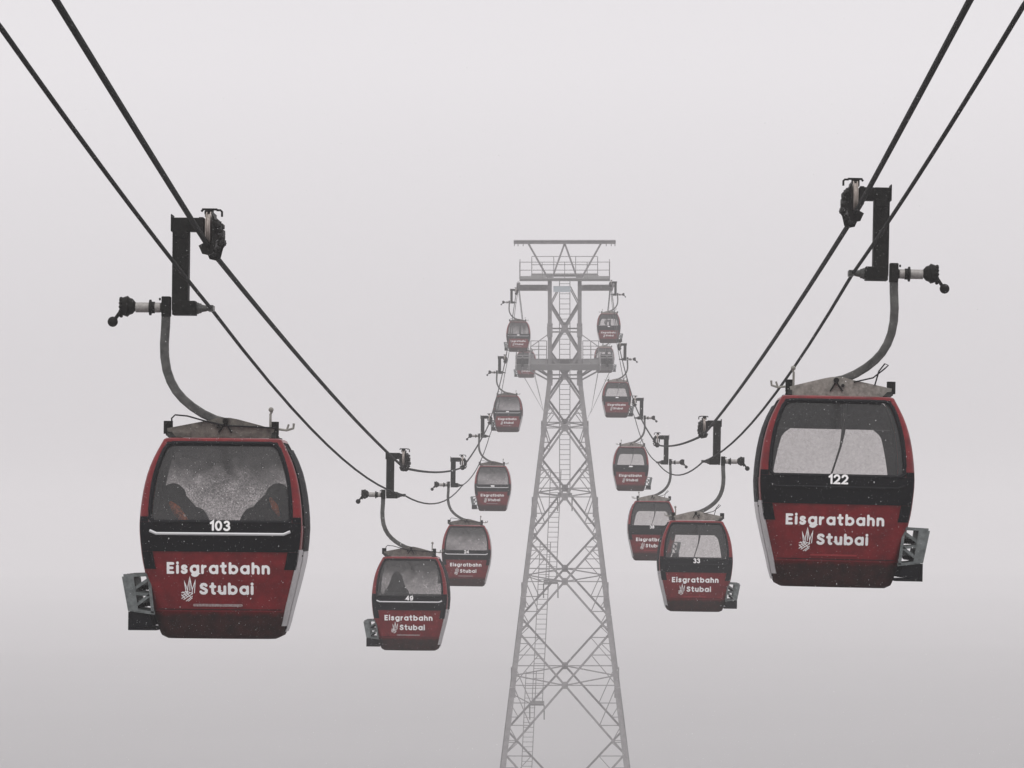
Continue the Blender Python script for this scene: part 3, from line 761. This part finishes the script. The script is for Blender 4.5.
# ------------------------------------------------------------------ riders
def skinned(name, verts, edges, radii, m, parent=None, root=0, sub=2):
    me = bpy.data.meshes.new(name); me.from_pydata(verts, edges, []); me.update()
    o = bpy.data.objects.new(name, me); C.objects.link(o)
    me.materials.append(M[m])
    md = o.modifiers.new('skin', 'SKIN'); md.use_smooth_shade = True
    for i, s in enumerate(me.skin_vertices[0].data):
        s.radius = (radii[i], radii[i]) if not isinstance(radii[i], tuple) else radii[i]; s.use_root = (i == root)
    ss = o.modifiers.new('sub', 'SUBSURF'); ss.levels = sub; ss.render_levels = sub
    if parent: o.parent = parent
    return o
def rider(world, facing, label, h=1.0, hood=False, lean=0.0):
    """seated figure, hips at origin, facing +y locally"""
    root = empty('person', world, (0, 0, facing)); root.scale = (1.0, 1.0, 1.1)
    L_ = lean
    V = [(0, 0, .10), (0, -.02, .26), (0 + L_ * .3, .0, .43 * h), (L_ * .5, .03, .54 * h), (L_ * .6, .09, .60 * h), (L_ * .7, .13, .66 * h),
         (.18, 0, .44 * h), (.25, .06, .22 * h), (.16, .28, .17), (-.18, 0, .44 * h), (-.25, .06, .22 * h), (-.16, .28, .17),
         (.10, .02, .08), (.10, .40, .10), (.09, .44, -.30), (.09, .52, -.34), (-.10, .02, .08), (-.10, .40, .10), (-.09, .44, -.30), (-.09, .52, -.34)]
    E = [(0, 1), (1, 2), (2, 3), (3, 4), (4, 5), (2, 6), (6, 7), (7, 8), (2, 9), (9, 10), (10, 11), (0, 12), (12, 13), (13, 14), (14, 15), (0, 16), (16, 17), (17, 18), (18, 19)]
    Rr = [.15, .14, .14, .06, .085, .09, .075, .055, .045, .075, .055, .045, .095, .07, .05, .045, .095, .07, .05, .045]
    b = skinned('body', V, E, Rr, 'skin', root)
    Vj = [V[i] for i in (0, 1, 2, 6, 7, 8, 9, 10, 11, 3)]
    Vj[2] = (Vj[2][0], Vj[2][1], Vj[2][2] + .01)
    Ej = [(0, 1), (1, 2), (2, 3), (3, 4), (4, 5), (2, 6), (6, 7), (7, 8), (2, 9)]
    Rj = [.19, .19, .21, .125, .09, .07, .125, .09, .07, .15]
    Ej.append((2, 9)) if (2, 9) not in Ej else None
    skinned('jacket', Vj, Ej, Rj, 'jacket', root)
    Vt = [V[i] for i in (0, 12, 13, 14, 16, 17, 18)]
    skinned('trousers', Vt, [(0, 1), (1, 2), (2, 3), (0, 4), (4, 5), (5, 6)], [.17, .12, .09, .07, .12, .09, .07], 'jacket', root)
    hp = Vector(V[5])
    hl = MB(); hl.ball((hp.x, hp.y - .02, hp.z - .01), .125, 14, 10, (.92, 1.0, 1.12 if hood else 1.0))
    sh0 = Vector((L_ * .25, 0, .42 * h))
    hl.tube([sh0, sh0.lerp(hp, .35), sh0.lerp(hp, .7), hp, hp + Vector((0, .02, .07)), hp + Vector((0, .03, .14 if hood else .115)), hp + Vector((0, .03, .17 if hood else .13))], [.24, .215, .165, .132, .112, .06, .01], 14, ref=(0, 1, 0))
    hl.build('hood', 'jacket', root, 'all')
    for s in (-1, 1):
        hm = MB()
        for k_ in range(4): hm.tube([(s * (.135 + .018 * k_), .31, .19), (s * (.135 + .018 * k_), .35, .185), (s * (.135 + .018 * k_), .375, .165)], [.010, .010, .008], 6)
        hm.tube([(s * .12, .29, .18), (s * .105, .33, .19)], .011, 6); hm.ball((s * .16, .29, .18), .04, 8, 6, (1, 1.2, .5))
        hm.build('glove', 'jacket', root, 'all')
    return tag(root, label, 'person'), V
d0, z0 = leftG[0]
p1, _ = rider((xat(XL, 44) + XC - .43, d0 - .26, CAMZ + z0 + ZB + .64), 0, 'rider in a dark jacket with orange shoulder, left side of cabin 103', .98, lean=-.14)
a_ = MB(); a_.tube([(-.10, -.15, .60), (-.04, -.22, .54), (.03, -.245, .46), (.10, -.24, .39)], [.02, .045, .04, .015], 8); a_.build('shoulder_panel', 'orange', p1, 'all')
a_ = MB(); a_.tube([(-.22, -.17, .42), (-.15, -.225, .40)], [.03, .02], 8); a_.build('shoulder_panel', 'orange', p1, 'all')
p2, _ = rider((xat(XL, 44) + XC + .41, d0 - .26, CAMZ + z0 + ZB + .64), 0, 'rider in a dark jacket with orange patches, right side of cabin 103', .98, lean=.14)
a_ = MB(); a_.tube([(.04, -.17, .64), (.09, -.215, .56), (.13, -.20, .48)], [.015, .035, .012], 8); a_.build('shoulder_panel', 'orange', p2, 'all')
a_ = MB(); a_.tube([(-.06, -.235, .40), (.02, -.24, .38)], [.025, .02], 8); a_.build('shoulder_panel', 'orange', p2, 'all')
d1, z1 = leftG[1]
rider((xat(XL, d1) + XC - .32, d1 - .24, CAMZ + z1 + ZB + .60), 0, 'hooded rider in dark clothes sitting in cabin 49', 1.16, True)

# ------------------------------------------------------------------ tower
TH = math.atan(.16)
ROOTY = 310 + 68 * .16
tw = empty('lattice_tower', (-.36, ROOTY, 0), (TH, 0, 0))
tag(tw, 'tall grey lattice steel cable car tower standing in the fog with platforms', 'tower')
ct = math.cos(TH)
def hz_(zr): return (CAMZ + zr) / ct
def wv(zr): return 1.03 if zr > 9.8 else 1.03 + .1225 * (9.8 - zr)
def pt(x, y, zr): return (x, y, hz_(zr))
lv = [14.97, 11.6, 8.28, 4.14, -1.17, -7.3, -15.5, -26, -38, -51]
for sx in (-1, 1):
    for sy in (-1, 1):
        m = MB()
        zz = [16.75, 13.1, 9.8, 6.3, .9, -5.2, -11.3, -21, -32, -44, -51]
        for a, b in zip(zz, zz[1:]):
            th = .27 + .10 * (16 - a) / 50
            m.bar(pt(sx * wv(a), sy * wv(a), a), pt(sx * wv(b), sy * wv(b), b), th)
            m.bar(pt(sx * wv(b), sy * wv(b), b + .35), pt(sx * wv(b), sy * wv(b), b - .35), th + .10)
        m.build('leg', 'tower', tw)
        f_ = MB(); w_ = wv(-51); f_.box(sx * w_ - .9, sx * w_ + .9, sy * w_ - .9, sy * w_ + .9, -1.5, 1.1); f_.build('footing', 'concrete', tw)
def fpt(face, u, wd, zr):
    """face 0 front,1 back,2 left,3 right; u -1..1"""
    if face == 0: return pt(u * wd, -wd, zr)
    if face == 1: return pt(u * wd, wd, zr)
    if face == 2: return pt(-wd, u * wd, zr)
    return pt(wd, u * wd, zr)
for face in range(4):
    upv = (0, 1, 0) if face < 2 else (1, 0, 0)
    # head stub braces
    m = MB()
    for s in (-1, 1): m.bar(fpt(face, s * .93, 1.03, 14.9), fpt(face, s * .38, 1.03, 16.0), .14, .07)
    m.build('head_brace', 'tower', tw)
    for z1_, z2_ in zip(lv, lv[1:]):
        w1, w2 = wv(z1_), wv(z2_)
        tcr = w1 / (w1 + w2); zcx = z1_ + (z2_ - z1_) * tcr; wx = wv(zcx)
        th = .14
        m = MB()
        A = {s: Vector(fpt(face, s, w1, z1_)) for s in (-1, 1)}; B = {s: Vector(fpt(face, s, w2, z2_)) for s in (-1, 1)}
        X_ = Vector(fpt(face, 0, wx, zcx))
        m.bar(A[-1], B[1], th, .06, upv)
        sh_ = Vector((0, .065, 0)) if face < 2 else Vector((.065, 0, 0))
        m.bar(A[1] + sh_, B[-1] + sh_, th, .06, upv)
        gs = .22
        if face < 2: m.box(X_.x - gs, X_.x + gs, X_.y - .05, X_.y + .10, X_.z - gs * 1.1, X_.z + gs * 1.1)
        else: m.box(X_.x - .05, X_.x + .10, X_.y - gs, X_.y + gs, X_.z - gs * 1.1, X_.z + gs * 1.1)
        m.build('cross_brace', 'tower', tw)
        if z1_ < 9:
            m = MB()
            for s in (-1, 1):
                K = Vector(fpt(face, s, wx, zcx))
                for T_ in (A[s], B[s]):
                    Q = T_ + (X_ - T_) * .42
                    zq = Q.z * ct - CAMZ
                    Lg = Vector(fpt(face, s, wv(zq), zq))
                    m.bar(Lg, Q, .055, .055); m.bar(K, Q, .06, .05)
                    Q2 = T_ + (X_ - T_) * .2; zq = Q2.z * ct - CAMZ
                    m.bar(Q2, fpt(face, s, wv(zq), zq), .05, .05); m.bar(Q2, Lg, .05, .05)
                m.bar(K, X_, .075, .06)
            m.build('secondary_bracing', 'tower', tw)
for z1_, z2_ in zip(lv[2:], lv[3:]):
    w1, w2 = wv(z1_), wv(z2_); tcr = w1 / (w1 + w2); zcx = z1_ + (z2_ - z1_) * tcr; wx = wv(zcx)
    m = MB(); ps = [fpt(0, 0, wx, zcx), fpt(3, 0, wx, zcx), fpt(1, 0, wx, zcx), fpt(2, 0, wx, zcx)]
    for a, b in zip(ps, ps[1:] + ps[:1]): m.bar(a, b, .09, .07)
    m.build('plan_bracing', 'tower', tw)
# gussets of the narrow head
for zr in (13.1, 9.9):
    for sy in (-1, 1): m = MB(); m.box(-1.0, 1.0, sy * 1.03 - .03, sy * 1.03 + .03, hz_(zr) - .05, hz_(zr) + .05); m.build('head_strut', 'tower', tw)
# ladders with landings
for (xa, za, xb, zb) in ((.0, 16.4, .0, 1.5), (-.62, 3.4, -.98, -4.5), (-1.35, -1.6, -1.95, -13.0), (-2.35, -10.6, -3.1, -26), (-3.3, -24, -4.3, -51)):
    m = MB(); yy = .55 if za > 16 else .3
    for s in (-.36, .36): m.bar(pt(xa + s, yy, za), pt(xb + s, yy, zb), .055)
    k = int((za - zb) / .34)
    for i in range(k):
        t = (i + .5) / k; x = xa + (xb - xa) * t; z = za + (zb - za) * t
        m.bar(pt(x - .36, yy, z), pt(x + .36, yy, z), .035)
    m.build('ladder', 'tower', tw)
    if zb > -50:
        m = MB(); h0 = hz_(zb + .2); m.box(xb - .5, xb + .5, yy - .6, yy + .6, h0 - .09, h0)
        for s in (-.5, .5): m.bar((xb + s, yy - .5, h0 - .091), (xb + s, yy - .5, h0 - 1.1), .08)
        m.bar((xb - .5, yy, h0 - .05), (-wv(zb), wv(zb), h0 - .05), .05)
        m.build('landing', 'grating', tw)
# saddle beams and shoes
def lz(zr): return hz_(zr)
for sy in (0,):
    for s in (-1, 1):
        m = MB(); xs = sorted((s * 1.17, s * 3.32)); zc0 = lz(16.02)
        m.box(xs[0], xs[1], sy - .16, sy + .16, zc0 - .16, zc0 + .14)
        m.box(xs[0], xs[1], sy - .22, sy + .22, zc0 - .20, zc0 - .162); m.box(xs[0], xs[1], sy - .22, sy + .22, zc0 + .142, zc0 + .18)
        m.build('saddle_beam', 'tower', tw)
rt = Matrix.Rotation(-TH, 4, 'X')
for s, X in ((-1, XL), (1, XR)):
    m = MB(); x = X + .36
    pts = []
    for i in range(13):
        t = -1 + 2 * i / 12; yw = t * 2.4; zw = CAMZ + TZ - .12 - .028 * yw * yw
        p = rt @ (Vector((x, TD + yw, zw)) - Vector((0, ROOTY, 0))); pts.append(p)
    m.tube(pts, .1, rect=(.16, .16), ref=(1, 0, 0)); m.box(x - .12, x + .12, -.9, .9, lz(16.12), lz(16.28))
    m.build('saddle_shoe', 'tower', tw)
# upper walkways with railings
def rail(m, pts, posts_every=1.0, hgt=1.15, r=.045):
    for a, b in zip(pts, pts[1:]):
        a = Vector(a); b = Vector(b); k = max(1, round((b - a).length / posts_every))
        for hh in (hgt, hgt * .52): m.bar(a + Vector((0, 0, hh)), b + Vector((0, 0, hh)), r)
        for i in range(k + 1): q = a + (b - a) * i / k; m.bar(q, q + Vector((0, 0, hgt)), r * 1.1)
zd = lz(16.80)
m = MB(); m.box(-3.1, 3.1, -1.75, -.95, zd - .16, zd); m.box(-2.3, 2.3, .95, 1.7, zd - .14, zd + .02)
m.box(-3.1, -2.35, -.94, .3, zd - .14, zd - .02); m.box(2.35, 3.1, -.94, .3, zd - .14, zd - .02); m.box(-2.34, -1.3, -.94, .94, zd - .14, zd - .02); m.box(1.3, 2.34, -.94, .94, zd - .14, zd - .02)
up = m.build('upper_platform', 'grating', tw)
m = MB(); rail(m, [(-3.08, .28, zd), (-3.08, -1.72, zd), (3.08, -1.72, zd), (3.08, .28, zd)], 1.54); m.build('railing', 'tower', up)
m = MB(); rail(m, [(-2.28, .95, zd), (-2.28, 1.68, zd), (2.28, 1.68, zd), (2.28, .95, zd)], 1.5, 1.2); m.build('railing', 'tower', up)
# crossarm with V struts
m = MB(); z9 = lz(19.2); m.box(-3.5, 3.5, -1.17, -.93, z9 - .09, z9 + .13); m.box(-3.5, 3.5, -1.25, -.85, z9 + .132, z9 + .17)
for x in (-3.45, -2.85, 2.85, 3.45, -3.2, 3.2): m.bar((x, -1.05, z9 - .09), (x, -1.05, z9 - .25), .05)
cross = m.build('crossarm', 'tower', tw)
for x0, x1 in ((-2.5, -1.05), (0, -.92), (0, .92), (2.5, 1.05)):
    m = MB(); m.bar((x0, -1.05, z9 - .05), (x1, -1.05, lz(16.6)), .15 if x0 else .11, .12); m.build('crossarm_strut', 'tower', tw)
m = MB(); m.box(-.78, .40, -1.25, -1.21, lz(15.85), lz(16.25)); m.build('sign', 'sign', tw)
# lower platform
zl = lz(10.95)
m = MB(); m.box(-3.3, 3.3, -1.6, -1.25, zl - .42, zl); m.box(-3.3, 3.3, 1.25, 1.6, zl - .42, zl)
m.box(-3.3, -1.25, -1.24, 1.24, zl - .12, zl - .02); m.box(1.25, 3.3, -1.24, 1.24, zl - .12, zl - .02); m.box(-1.24, 1.24, -1.24, -1.10, zl - .14, zl - .02)
lp = m.build('lower_platform', 'grating', tw)
for s in (-1, 1):
    m = MB(); rail(m, [(s * 1.25, -1.55, zl), (s * 2.35, -1.55, zl)], .55, 1.25); rail(m, [(s * 1.25, 1.55, zl), (s * 2.35, 1.55, zl)], .55, 1.25)
    m.build('railing', 'tower', lp)
    m = MB()
    for y_ in (-1.45, 1.45): m.bar((s * 2.45, y_, zl - .4), (s * 1.05, y_ * .72, lz(9.75)), .11); m.bar((s * 1.6, y_, zl - .4), (s * 1.05, y_ * .72, lz(10.1)), .07)
    m.bar((s * 2.35, -1.55, zl + 1.2), (s * 1.05, -1.05, lz(13.0)), .05)
    m.build('knee_brace', 'tower', tw)
    # sheave batteries at the platform ends
    m = MB()
    for xx in (2.45, 3.35): m.box(s * xx - .05, s * xx + .05, -2.6, 2.6, zl - .25, zl + .05); m.box(s * xx - .04, s * xx + .04, -1.6, 1.6, zl + .35, zl + .43)
    for k_ in range(6): m.bar((s * 3.35, -1.6 + .64 * k_, zl + .05), (s * 3.35, -1.6 + .64 * k_, zl + .62), .05)
    for xx in (2.45, 2.9, 3.35): m.bar((s * xx, -1.6, zl - .42), (s * xx, -1.6, zl + .62), .07)
    m.bar((s * 2.45, -1.6, zl + .62), (s * 3.35, -1.6, zl + .62), .07); m.bar((s * 2.45, -1.6, zl + .45), (s * 3.35, -1.6, zl + .45), .07)
    bat = m.build('sheave_frame', 'tower', tw)
    for k_ in range(8):
        yy = -2.4 + .68 * k_
        m = MB(); m.lathe([(-.09, .26), (-.09, .31), (-.05, .25), (.05, .25), (.09, .31), (.09, .26)], (s * 2.9, yy, zl + .18), (1, 0, 0), 16)
        m.cyl((s * 2.5, yy, zl + .18), (s * 3.3, yy, zl + .18), .05, 8)
        m.build('sheave', 'arm', bat)

# ------------------------------------------------------------------ sleet drifting in front of the near cabins
sn = MB(); rnd = random.Random(11)
for i in range(42000):
    d = 13 + 34 * rnd.random() ** 0.6
    x = ((rnd.random() * 1100 - 40) - 570) / F * d; z = (520 - (rnd.random() * 820 - 30)) / F * d
    r = .0005 + .0011 * rnd.random() ** 6
    c = (x, d, CAMZ + z); k = 1 + rnd.random() * 1.5
    sn.add([(c[0] + r, c[1], c[2]), (c[0], c[1] + r, c[2]), (c[0] - r, c[1], c[2]), (c[0], c[1] - r, c[2]), (c[0], c[1], c[2] + r * k), (c[0], c[1], c[2] - r * k)],
           [(0, 1, 4), (1, 2, 4), (2, 3, 4), (3, 0, 4), (1, 0, 5), (2, 1, 5), (3, 2, 5), (0, 3, 5)])
tag(sn.build('falling_snow', 'snowflake'), 'fine sleet drifting through the air before the cabins', 'snow', kind='stuff')
